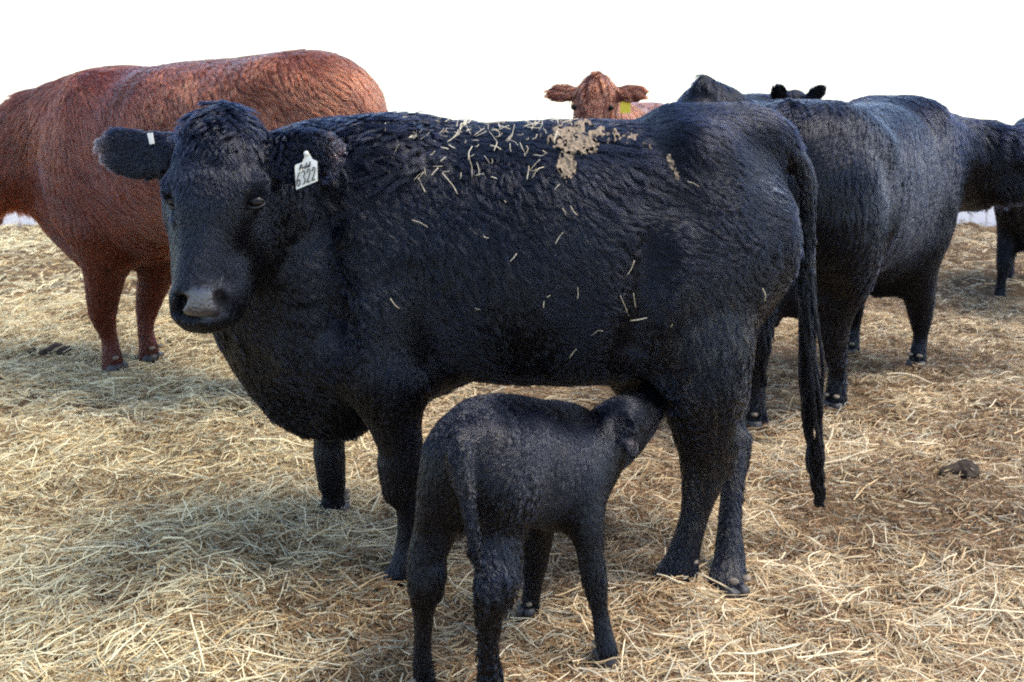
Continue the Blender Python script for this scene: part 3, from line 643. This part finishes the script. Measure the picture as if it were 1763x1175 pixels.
# ------------------------------------------------------------------ other cattle: one plan, posed by parameters
def herd_cow(name, label, C, fwd, s, mat, feet, head, count, seed, dewlap=None, rad=.0010, h=.016, tailp=None, tag=None, group='beef cattle in the hay yard', ears_up=0., peak=False, neck_w=1.0, lenk=1.0, udder=False, tintfn=None, dens=None, top=None, shank=1.0):
    """C centre on the ground, fwd heading, feet (a, l) for near-left front, right front, left hind, right hind in metres, head: list of neck/head points (a, l, z)."""
    f = nrm(A(fwd[0], fwd[1], 0)); r = A(f[1], -f[0], 0)
    P = lambda a, l, z: A(C[0], C[1], 0) + (f * a + r * l + A(0, 0, z)) * s
    root = root_of(name, label, 'cow', A(C[0], C[1], 0), group)
    c = []; tf = dict(len=.046, lift=.11, clump=.48, wave=.06, swirl=.6, sfreq=6., down=.8)
    tr = top or [(-.80, 1.07, .10, .09), (-.765, 1.07, .19, .16), (-.70, 1.06, .27, .235), (-.60, 1.02, .318, .275), (-.5, .985, .347, .30), (-.35, .945, .360, .325), (-.2, .93, .372, .345), (0, .925, .375, .345),
          (.2, .925, .380, .32), (.40, .885, .415, .285), (.56, .85, .41, .24), (.68, .76, .28, .16), (.75, .68, .14, .09)]
    c.append(Chain([(P(a, 0, z), w_ * s, h_ * s) for a, z, h_, w_ in tr], r, k=.06 * s, n=3, e=2.35, fur=tf, flow=-f + A(0, 0, -.2)))
    uf = dict(len=.050, lift=.13, clump=.85, wave=.08, wfreq=1.7, swirl=.4, sfreq=9., down=1.5); lf = dict(len=.020, lift=.18, clump=.65, wave=.07, swirl=.3, down=.8, dens=1.2)
    dn = (0, 0, -1)
    for g in (-1, 1):
        c.append(Chain([(P(-.40, g * .15, 1.14), .075 * s, .06 * s), (P(-.60, g * .155, 1.21), .065 * s, .07 * s), (P(-.72, g * .10, 1.12), .055 * s, .065 * s)], r, k=.13 * s, n=3, fur=dict(tf, len=.03)))
        c.append(Chain([(P(.38, g * .15, 1.20), .085 * s, .10 * s), (P(.46, g * .20, .95), .09 * s, .14 * s), (P(.48, g * .19, .76), .095 * s, .12 * s)], r, k=.11 * s, n=3, fur=tf, flow=-f * .4 + A(0, 0, -1)))
    for i, (a, l) in enumerate(feet[:2]):
        g = -1 if i == 0 else 1
        c.append(Chain([(P(.42, g * .18, .66), .10 * s, .12 * s), (P(.40 * .7 + a * .3, g * .17 * .7 + l * .3, .50), .085 * s, .09 * s), (P(.42 * .35 + a * .65 + .03, g * .06 + l * .65, .30), .058 * s, .058 * s), (P(a + .01, l, .18), .034 * s, .036 * s), (P(a, l, .09), .040 * s, .043 * s), (P(a + .01, l, .035), .042 * s, .049 * s)], r, k=.07 * s, n=3, fur=lf, flow=dn))
        hoof(P(a, l, -.006), f, root, s * 1.05)
    for i, (a, l) in enumerate(feet[2:]):
        g = -1 if i == 0 else 1
        c.append(Chain([(P(-.62, g * .17, 1.02), .13 * s, .13 * s), (P(-.58, g * .18, .85), .14 * s, .17 * s), (P(-.50 * .8 + a * .2, g * .17, .65), .11 * s, .13 * s), (P(-.55 * .5 + a * .5 - .02, g * .08 + l * .5, .50), .075 * s, .09 * s), (P(a * .8 - .55 * .2 - .05, g * .03 + l * .8, .36), .055 * s, .07 * s), (P(a - .01, l, .22), .035 * s, .039 * s), (P(a, l, .10), .042 * s, .045 * s), (P(a + .015, l, .035), .043 * s, .051 * s)], r, k=.08 * s, n=3, fur=uf if i else uf, flow=dn))
        hoof(P(a, l, -.006), f, root, s * 1.05)
    for i, (a, l) in enumerate(feet[2:]):
        c.append(Chain([(P(a * .8 - .55 * .2 - .13, (-.03 if i == 0 else .03) + l * .8, .43), .022 * s, .022 * s), (P(a * .8 - .55 * .2 - .10, (-.03 if i == 0 else .03) + l * .8, .36), .024 * s, .022 * s)], r, k=.04 * s, n=1, fur=lf, flow=dn))
    if udder:
        c.append(blob(P(-.52, 0, .58), .13 * s, k=.07, fur=dict(len=.008)))
        for da, dl in ((-.06, -.06), (-.06, .06)):
            c.append(Chain([(P(-.56 + da * .5, dl, .50), .022, .022), (P(-.56 + da * .5, dl * 1.1, .42), .014, .014)], r, k=.03, fur=dict(len=.004)))
    # brisket and dewlap
    c.append(Chain([(P(.72, 0, .88), .08 * s, .13 * s), (P(.70, 0, .68), .07 * s, .11 * s), (P(.60, 0, .48 + (.07 if dewlap else 0)), .07 * s, .08 * s), (P(.45, 0, .46 + (.15 if dewlap else 0)), .08 * s, .07 * s)], r, k=.09 * s, n=3, fur=tf, flow=-f * .2 + A(0, 0, -1)))
    if dewlap: c.append(Chain([(P(*q), .10 * s, rr * s) for q, rr in dewlap], r, k=.10 * s, n=3, fur=tf, flow=-f * .2 + A(0, 0, -1)))
    # neck + head
    N_ = [P(*q) for q in head]                      # neck mid, poll, muzzle
    c.append(Chain([(P(.32, 0, 1.06), .22 * s * neck_w ** .5, .25 * s), (N_[0], .14 * s * neck_w, .235 * s), (N_[0] * .35 + N_[1] * .65 + A(0, 0, -.05), .11 * s, .19 * s), (N_[1] + A(0, 0, -.10), .09 * s, .15 * s)], r, k=.08 * s, n=3, fur=dict(tf, len=.085, down=1.0)))
    hd = nrm(N_[2] - N_[1]); ln = np.linalg.norm(N_[2] - N_[1]); sv = np.cross(hd, A(0, 0, 1)); sv = nrm(sv if np.linalg.norm(sv) > .2 else r)
    upv = np.cross(sv, hd)
    up = upv if upv[2] > 0 else -upv
    H = lambda t, u, v=0.: N_[1] + hd * ln * t + sv * u * s + up * v * s
    hf = dict(len=.016, lift=.3, clump=.5, wave=.06, swirl=.5, sfreq=11., down=0., dens=1.4)
    c.append(Chain([(H(-.02, 0, -.02), .045 * s, .05 * s), (H(.08, 0, -.03), .10 * s, .085 * s), (H(.28, 0, -.04), .118 * s, .11 * s), (H(.45, 0, -.045), .105 * s, .115 * s), (H(.65, 0, -.035), .082 * s, .095 * s), (H(.85, 0, -.02), .068 * s, .075 * s), (H(1, 0, -.02), .06 * s, .055 * s)], sv, k=.04, n=3, fur=hf))
    c.append(Chain([(H(.30, 0, -.13), .085 * s, .08 * s), (H(.6, 0, -.10), .06 * s, .05 * s), (H(.95, 0, -.06), .045 * s, .04 * s)], sv, k=.04, n=3, fur=hf))
    c.append(Chain([(H(-.02, 0, .02), .035 * s, .035 * s), (H(.10, 0, .03), .05 * s, .035 * s)], sv, k=.05, n=2, fur=dict(len=.05, lift=.7, clump=.8, wave=.2, swirl=.8, dens=1.6)))
    ef = dict(len=.030, lift=.4, clump=.5, wave=.1, swirl=.3, dens=1.5, down=.1)
    for g in (-1, 1):
        b0, tip = H(.10, g * .09, -.03), H(.10 - ears_up * .1, g * (.30 - .17 * ears_up), -.03 + .25 * ears_up)
        d_ = tip - b0
        c.append(Chain([(b0, .03 * s, .022 * s), (b0 + d_ * .35, .060 * s, .020 * s), (b0 + d_ * .65, .064 * s, .018 * s), (b0 + d_ * .9, .042 * s, .012 * s), (tip, .012 * s, .006 * s)], hd + up * .15 if ears_up < .3 else sv, k=.03, n=3, fur=ef))
        ball('eye', H(.33, g * .108, .022), .016 * s, M_EYE, root, seg=12, rings=8)
    if tag:
        b0 = H(.16, tag * .17, -.05); o = nrm(A(-b0[0], -b0[1], 0)); l = A(o[1], -o[0], 0); b0 = b0 + o * .035
        q = [(-.012, .04), (.012, .04), (.016, .015), (.035, .01), (.035, -.06), (-.035, -.06), (-.035, .01), (-.016, .015)]; q = [(x_ * .8, y_ * .8 - .02) for x_, y_ in q]; n = len(q)
        V = [b0 + l * a + A(0, 0, b_) + o * e_ for e_ in (0, -.003) for a, b_ in q]
        mesh_np('ear_tag', V, [list(range(n)), [n + i for i in range(n)][::-1]] + [[i, n + i, n + (i + 1) % n, (i + 1) % n] for i in range(n)], M_TAGY, root, False)
    # tail
    tp = tailp or [(-.74, 0, 1.30), (-.82, 0, 1.24), (-.86, 0, 1.05), (-.85, 0, .80), (-.84, 0, .55)]
    if peak: c.append(Chain([(P(-.74, 0, 1.33), .05 * s, .05 * s), (P(-.78, 0, 1.41), .022 * s, .03 * s)], r, k=.09 * s, n=2, fur=dict(len=.07, lift=.6, clump=.8), flow=(0, 0, 1)))
    rs = (.034, .030, .024, .017, .010)
    c.append(Chain([(P(*q), rs[i] * s, rs[i] * s) for i, q in enumerate(tp)], r, k=.03, n=3, fur=dict(len=.04, lift=.25, clump=.6, wave=.1, swirl=.2, down=.6, dens=1.6)))
    sx_ = [P(*tp[-2]), P(*tp[-1])]
    def tt(what, p, col, x):
        if tintfn: tintfn(what, p, col, x)
        if what == 'skin':
            q = np.linalg.norm((p - H(1.02, 0, -.02)) / (.06 * s), axis=1); m = 1 - smooth(.7, 1, q); col[:] = col * (1 - m[:, None]) + m[:, None] * A(.04, .035, .036); x[:] = m
    body = furred(root, c, h, count, mat, rad, seed, tintfn=tt, lenk=lenk, it=2, clump_n=16)[0]
    if count > 15000: tail_switch(root, [(sx_[0], .014), (sx_[1], .024), (sx_[1] + A(0, 0, -.12), .03), (sx_[1] + A(0, 0, -.25), .02), (sx_[1] + A(.01, 0, -.33), .004)], 1500, rad, mat, .008, seed + 50)
    return root

# ------------------------------------------------------------------ build the herd
main_cow()
calf()
FEET = [(.36, -.16), (.50, .16), (-.62, -.15), (-.50, .15)]
HEADH = [(.80, 0, 1.12), (1.02, 0, 1.24), (1.34, 0, .92)]
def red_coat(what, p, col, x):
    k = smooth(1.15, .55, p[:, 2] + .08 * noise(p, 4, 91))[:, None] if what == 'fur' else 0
    k = np.maximum(k, (smooth(-1.30, -1.75, p[:, 0]) * .85)[:, None]) if what == 'fur' else 0  # shaded neck and shoulder painted darker in the coat colour
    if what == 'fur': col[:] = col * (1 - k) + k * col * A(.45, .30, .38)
# red cow behind on the left
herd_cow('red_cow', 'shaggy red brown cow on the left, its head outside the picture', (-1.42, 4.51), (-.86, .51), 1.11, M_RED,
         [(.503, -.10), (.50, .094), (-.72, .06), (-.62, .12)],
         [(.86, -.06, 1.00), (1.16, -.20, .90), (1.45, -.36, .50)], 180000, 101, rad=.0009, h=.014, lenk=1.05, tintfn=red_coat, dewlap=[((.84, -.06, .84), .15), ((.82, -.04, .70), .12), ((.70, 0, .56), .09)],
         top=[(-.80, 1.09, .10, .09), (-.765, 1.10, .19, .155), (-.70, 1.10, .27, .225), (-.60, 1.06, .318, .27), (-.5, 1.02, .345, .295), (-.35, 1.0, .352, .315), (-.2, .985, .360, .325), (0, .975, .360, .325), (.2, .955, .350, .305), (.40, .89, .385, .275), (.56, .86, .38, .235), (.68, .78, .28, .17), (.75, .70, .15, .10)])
herd_cow('black_cow', 'black cow facing away to the right, close behind the hanging tail', (1.525, 4.45), (.633, .774), 1.0, M_BLACK,
         [(.59, -.17), (.57, .175), (-.77, -.05), (-.33, .115)], [(.84, .16, 1.00), (1.00, .50, 1.09), (1.10, 1.02, .90)], 190000, 131, rad=.0009, h=.014, udder=True, neck_w=1.4,
         top=[(-.80, 1.07, .10, .09), (-.765, 1.07, .19, .16), (-.70, 1.06, .27, .22), (-.60, 1.02, .318, .26), (-.5, .985, .347, .28), (-.35, .945, .360, .30), (-.2, .935, .372, .315), (0, .935, .375, .315), (.2, .935, .380, .305), (.40, .90, .43, .285), (.56, .87, .41, .24), (.68, .78, .29, .17), (.75, .69, .15, .10)])
herd_cow('red_cow', 'far red cow with a yellow ear tag looking over the back of the black cow', (.70, 6.35), (-.30, -.95), .95, M_RED, FEET, [(.70, 0, 1.20), (.84, 0, 1.47), (1.08, 0, 1.03)], 45000, 151, rad=.0014, tag=-1)
herd_cow('black_cow', 'distant black cow showing only a peaked rump above the backs', (1.52, 6.75), (.50, .866), 1.0, M_BLACK, FEET, [(.85, 0, 1.05), (1.05, 0, 1.0), (1.3, 0, .7)], 30000, 171, rad=.0014, peak=True,
         top=[(-.80, 1.07, .10, .05), (-.765, 1.12, .22, .12), (-.70, 1.12, .30, .20), (-.60, 1.05, .33, .27), (-.5, .985, .340, .315), (-.35, .935, .352, .345), (-.2, .92, .37, .37), (0, .915, .37, .37), (.2, .915, .37, .34), (.40, .875, .40, .30), (.56, .84, .39, .24), (.68, .75, .27, .16), (.75, .68, .14, .09)])
herd_cow('black_cow', 'distant black cow with only its two raised ears showing above the backs', (1.85, 7.4), (-.05, -1), .91, M_BLACK, FEET, [(.78, 0, 1.14), (.92, 0, 1.43), (1.18, 0, 1.05)], 25000, 191, rad=.0014, ears_up=.85)
herd_cow('black_cow', 'black cow at the right edge with only a foreleg and brisket in view', (3.56, 6.74), (-.45, -.893), .88, M_BLACK, [(.50, -.17), (.51, .19), (-.62, -.15), (-.5, .15)], [(.78, -.18, .98), (.92, -.52, .98), (1.0, -.80, .72)], 40000, 211, rad=.0014)

# ------------------------------------------------------------------ ground
def ground():
    ys = np.concatenate([np.linspace(-3, 1.6, 24, endpoint=False), np.linspace(1.6, 6, 230, endpoint=False), np.linspace(6, 14, 130, endpoint=False), np.geomspace(14, 900, 60)])
    xs = np.concatenate([-np.geomspace(900, 6.2, 40), np.linspace(-6, 6, 420), np.geomspace(6.2, 900, 40)])
    X, Y = np.meshgrid(xs, ys, indexing='ij'); Z = terrain(X, Y)
    V = np.stack([X, Y, Z], -1).reshape(-1, 3); nx, ny = X.shape
    i = np.arange(nx * ny).reshape(nx, ny)
    Q = np.stack([i[:-1, :-1], i[1:, :-1], i[1:, 1:], i[:-1, 1:]], -1).reshape(-1, 4)
    m, t, b = mat_new('trampled_bedding')
    tc = t.nodes.new('ShaderNodeTexCoord')
    n1 = t.nodes.new('ShaderNodeTexNoise'); n1.inputs['Scale'].default_value = 2.2; n1.inputs['Detail'].default_value = 8; n1.inputs['Roughness'].default_value = .65
    n2 = t.nodes.new('ShaderNodeTexNoise'); n2.inputs['Scale'].default_value = 60; n2.inputs['Detail'].default_value = 4
    mp = t.nodes.new('ShaderNodeMapping'); mp.inputs['Scale'].default_value = (.6, 1.8, 1)
    t.links.new(tc.outputs['Object'], n1.inputs[0]); t.links.new(tc.outputs['Object'], mp.inputs[0]); t.links.new(mp.outputs[0], n2.inputs[0])
    ad = t.nodes.new('ShaderNodeMath'); ad.operation = 'MULTIPLY_ADD'; ad.inputs[1].default_value = .55
    mu = t.nodes.new('ShaderNodeMath'); mu.operation = 'MULTIPLY'; mu.inputs[1].default_value = .5
    t.links.new(n2.outputs['Fac'], mu.inputs[0]); t.links.new(n1.outputs['Fac'], ad.inputs[0]); t.links.new(mu.outputs[0], ad.inputs[2])
    cr = t.nodes.new('ShaderNodeValToRGB'); e = cr.color_ramp.elements
    e[0].position = .38; e[0].color = (.030, .020, .012, 1); e[1].position = .66; e[1].color = (.17, .11, .055, 1)
    t.links.new(ad.outputs[0], cr.inputs[0]); t.links.new(cr.outputs[0], b.inputs['Base Color'])
    b.inputs['Roughness'].default_value = .95; b.inputs['Specular IOR Level'].default_value = .1
    bp = t.nodes.new('ShaderNodeBump'); bp.inputs['Strength'].default_value = .8; bp.inputs['Distance'].default_value = .02
    t.links.new(n2.outputs['Fac'], bp.inputs['Height']); t.links.new(bp.outputs[0], b.inputs['Normal'])
    o = mesh_np('ground', V, Q, m); o['kind'] = 'structure'
ground()
def hay_mat():
    m, t, b = mat_new('dry_hay')
    at = t.nodes.new('ShaderNodeAttribute'); at.attribute_name = 'tint'; t.links.new(at.outputs['Color'], b.inputs['Base Color'])
    b.inputs['Roughness'].default_value = .55; b.inputs['Specular IOR Level'].default_value = .35
    return m
M_HAY = hay_mat()
def hay():
    r = np.random.default_rng(5); out = []
    # (number, y range, length range, radius, height range)
    for n, y0, y1, l0, l1, rad, hz, pale in ((190000, 1.5, 3.9, .010, .040, .0011, .012, .10), (130000, 1.55, 3.7, .02, .085, .0008, .022, .30), (52000, 1.55, 3.7, .05, .19, .0011, .034, .80), (110000, 3.4, 6.4, .04, .15, .0013, .03, .60), (60000, 6.0, 13.0, .07, .25, .0024, .035, .72), (2600, 1.6, 4.5, .10, .30, .0017, .04, 1.1)):
        y = y0 + (y1 - y0) * r.random(n) ** (.9 if y1 < 5 else .7); hw = .62 * y + .9
        x = (r.random(n) * 2 - 1) * hw
        p2 = np.stack([x, y, 0 * x], -1)
        thin = noise(p2, 2.6, 51) + .6 * noise(p2, 6.5, 52)
        keep = (thin - .8 * r.random(n) < .16 - .10 * np.clip(x, -1, 1)) | (r.random(n) < (.12 if l1 > .16 else .42))
        x, y, p2 = x[keep], y[keep], p2[keep]; n = len(x)
        ang = 1.0 * noise(p2, 3.0, 41) * 2.2 + r.normal(0, .95, n)
        L = l0 + (l1 - l0) * r.random(n) ** 1.8
        wet = smooth(-.15, .55, noise(p2, 1.6, 43) + .5 * noise(p2, 5, 44) + .22 * np.clip(x, -1, 1.5))       # browner, chopped to the right
        L = L * (1 - .35 * wet)
        K = 6; s = np.linspace(-.5, .5, K)[None, :]
        bend = r.normal(0, .45, n)[:, None] * (1 + 2.5 * (r.random(n) < .10))[:, None]
        kink = (r.normal(0, .5, n) * (r.random(n) < .35))[:, None] * (s > (r.random(n)[:, None] - .5) * .6)
        th = ang[:, None] + bend * s + kink
        pitch = r.normal(0, .10, n)[:, None] + r.normal(0, .25, n)[:, None] * s
        dx, dy, dz = np.cos(th) * np.cos(pitch), np.sin(th) * np.cos(pitch), np.sin(pitch)
        st = (L / (K - 1))[:, None]
        cum = lambda d: np.cumsum(d * st, 1) - np.cumsum(d * st, 1).mean(1, keepdims=True)
        PX, PY, PZ = x[:, None] + cum(dx), y[:, None] + cum(dy), cum(dz)
        G = terrain(PX, PY)
        Z = np.maximum(G + .002, terrain(x, y)[:, None] * .5 + G * .5 + PZ + (hz * r.random(n) ** 1.5)[:, None] + .004)
        P = np.stack([PX, PY, Z], -1)
        R = (rad * (.6 + .8 * r.random(n)))[:, None] * np.ones((1, K)); R[:, -1] *= .5
        u = r.random(n); v = r.random((n, 1))
        strawc = A(.54, .375, .185); palec = A(.72, .585, .36); brown = A(.24, .128, .052); grey = A(.46, .40, .27)
        k = (u + (pale - .5) * .6 - .05 - wet * .36)[:, None]
        col = np.where(k > .72, palec, np.where(k > .30, strawc, brown)); col = np.where((r.random(n) < .16)[:, None], grey, col)
        lf = smooth(.2, -1.2, x)[:, None]; col = np.where((r.random(n) < .12 * np.maximum(lf[:, 0], smooth(4, 8, y)))[:, None], palec * A(.95, .97, 1.0), col)                       # newer, greener hay to the left
        col = col * (1 - lf * .5) + lf * .5 * (col * A(1.02, 1.12, 1.05) + A(.02, .03, .01))
        col = col * (.65 + .6 * v) * (1 - .35 * wet[:, None] * (1 - v))
        out.append((P, R, col))
    P = np.concatenate([o[0] for o in out]); R = np.concatenate([o[1] for o in out]); c = np.concatenate([o[2] for o in out])
    o = curves_np('hay', P, R, c.clip(.01, .9), M_HAY); o['kind'] = 'stuff'; o['label'] = 'loose dry hay bedding strewn over the whole yard'
if not PREVIEW: hay()

# ------------------------------------------------------------------ dung
M_DUNG = plain('dung', (.020, .014, .010), .9, .15, 1.0, 55, (.060, .042, .028))
def clod(px, py, w_, d_, h_, label, seed):
    r = np.random.default_rng(seed); q = A(px - CX, FPX * CP + (CY - py) * SP, -FPX * SP + (CY - py) * CP); c = A(0, 0, HC) + q * (-HC / q[2])
    c[2] = float(terrain(c[0:1], c[1:2])[0]) + .004; h_ *= .7
    ch = [Chain([(c + A(a * w_, b * d_, e), h_ * g, h_ * g), (c + A(a * w_ + .01, b * d_ + .01, e), h_ * g, h_ * g)], (1, 0, 0), k=.03, n=1) for a, b, e, g in zip(r.normal(0, .5, 14), r.normal(0, .5, 14), r.random(14) * h_ * .5, .5 + .6 * r.random(14))]
    F, lo = field(ch, .008); V, Q = nets(F, lo, .008); V = V + .006 * noise(V, 60, seed)[:, None]
    o = mesh_np('manure_clod', V, Q, M_DUNG); b = Vector(c); o.data.transform(__import__('mathutils').Matrix.Translation(-b)); o.location = b
    o['label'] = label; o['category'] = 'manure'; o['group'] = 'clods lying in the hay'
clod(1650, 830, .10, .05, .022, 'dark oblong clod of manure at the right, past the tail tip', 1)
clod(98, 622, .10, .06, .03, 'grey brown clod of manure in the hay by the red cow', 2)

# ------------------------------------------------------------------ windbreak fence at the far side of the yard
def fence():
    root = root_of('windbreak_fence', 'low pale board fence at the far edge of the hay yard', 'fence', A(0, 10.0, 0), None)
    r = np.random.default_rng(3); V, F = [], []
    def box(a, b, c, d, e, f):
        o = len(V); V.extend([A(x, y, z) for z in (e, f) for x, y in ((a, c), (b, c), (b, d), (a, d))])
        F.extend([[o + q for q in ff] for ff in ((3, 2, 1, 0), (4, 5, 6, 7), (0, 1, 5, 4), (1, 2, 6, 5), (2, 3, 7, 6), (3, 0, 4, 7))])
    x = -9.0
    while x < 11.0:
        wd = .145 + .01 * r.random(); box(x, x + wd, 10.0, 10.022, -.05, .84 + .02 * r.random()); x += wd + .012
    m = plain('whitewashed_boards', (.90, .82, .77), .7, .3, .3, 20, (.82, .74, .70))
    mesh_np('board_panel', V, F, m, root, False)
    for zz in (.2, .65):
        V, F = [], []; box(-9.0, 11.0, 10.024, 10.07, zz, zz + .09); mesh_np('rail', V, F, m, root, False)
    for k in range(11):
        V, F = [], []; box(-9.0 + 1.99 * k, -8.9 + 1.99 * k, 10.073, 10.17, -.1, .86); mesh_np('post', V, F, m, root, False)
fence()
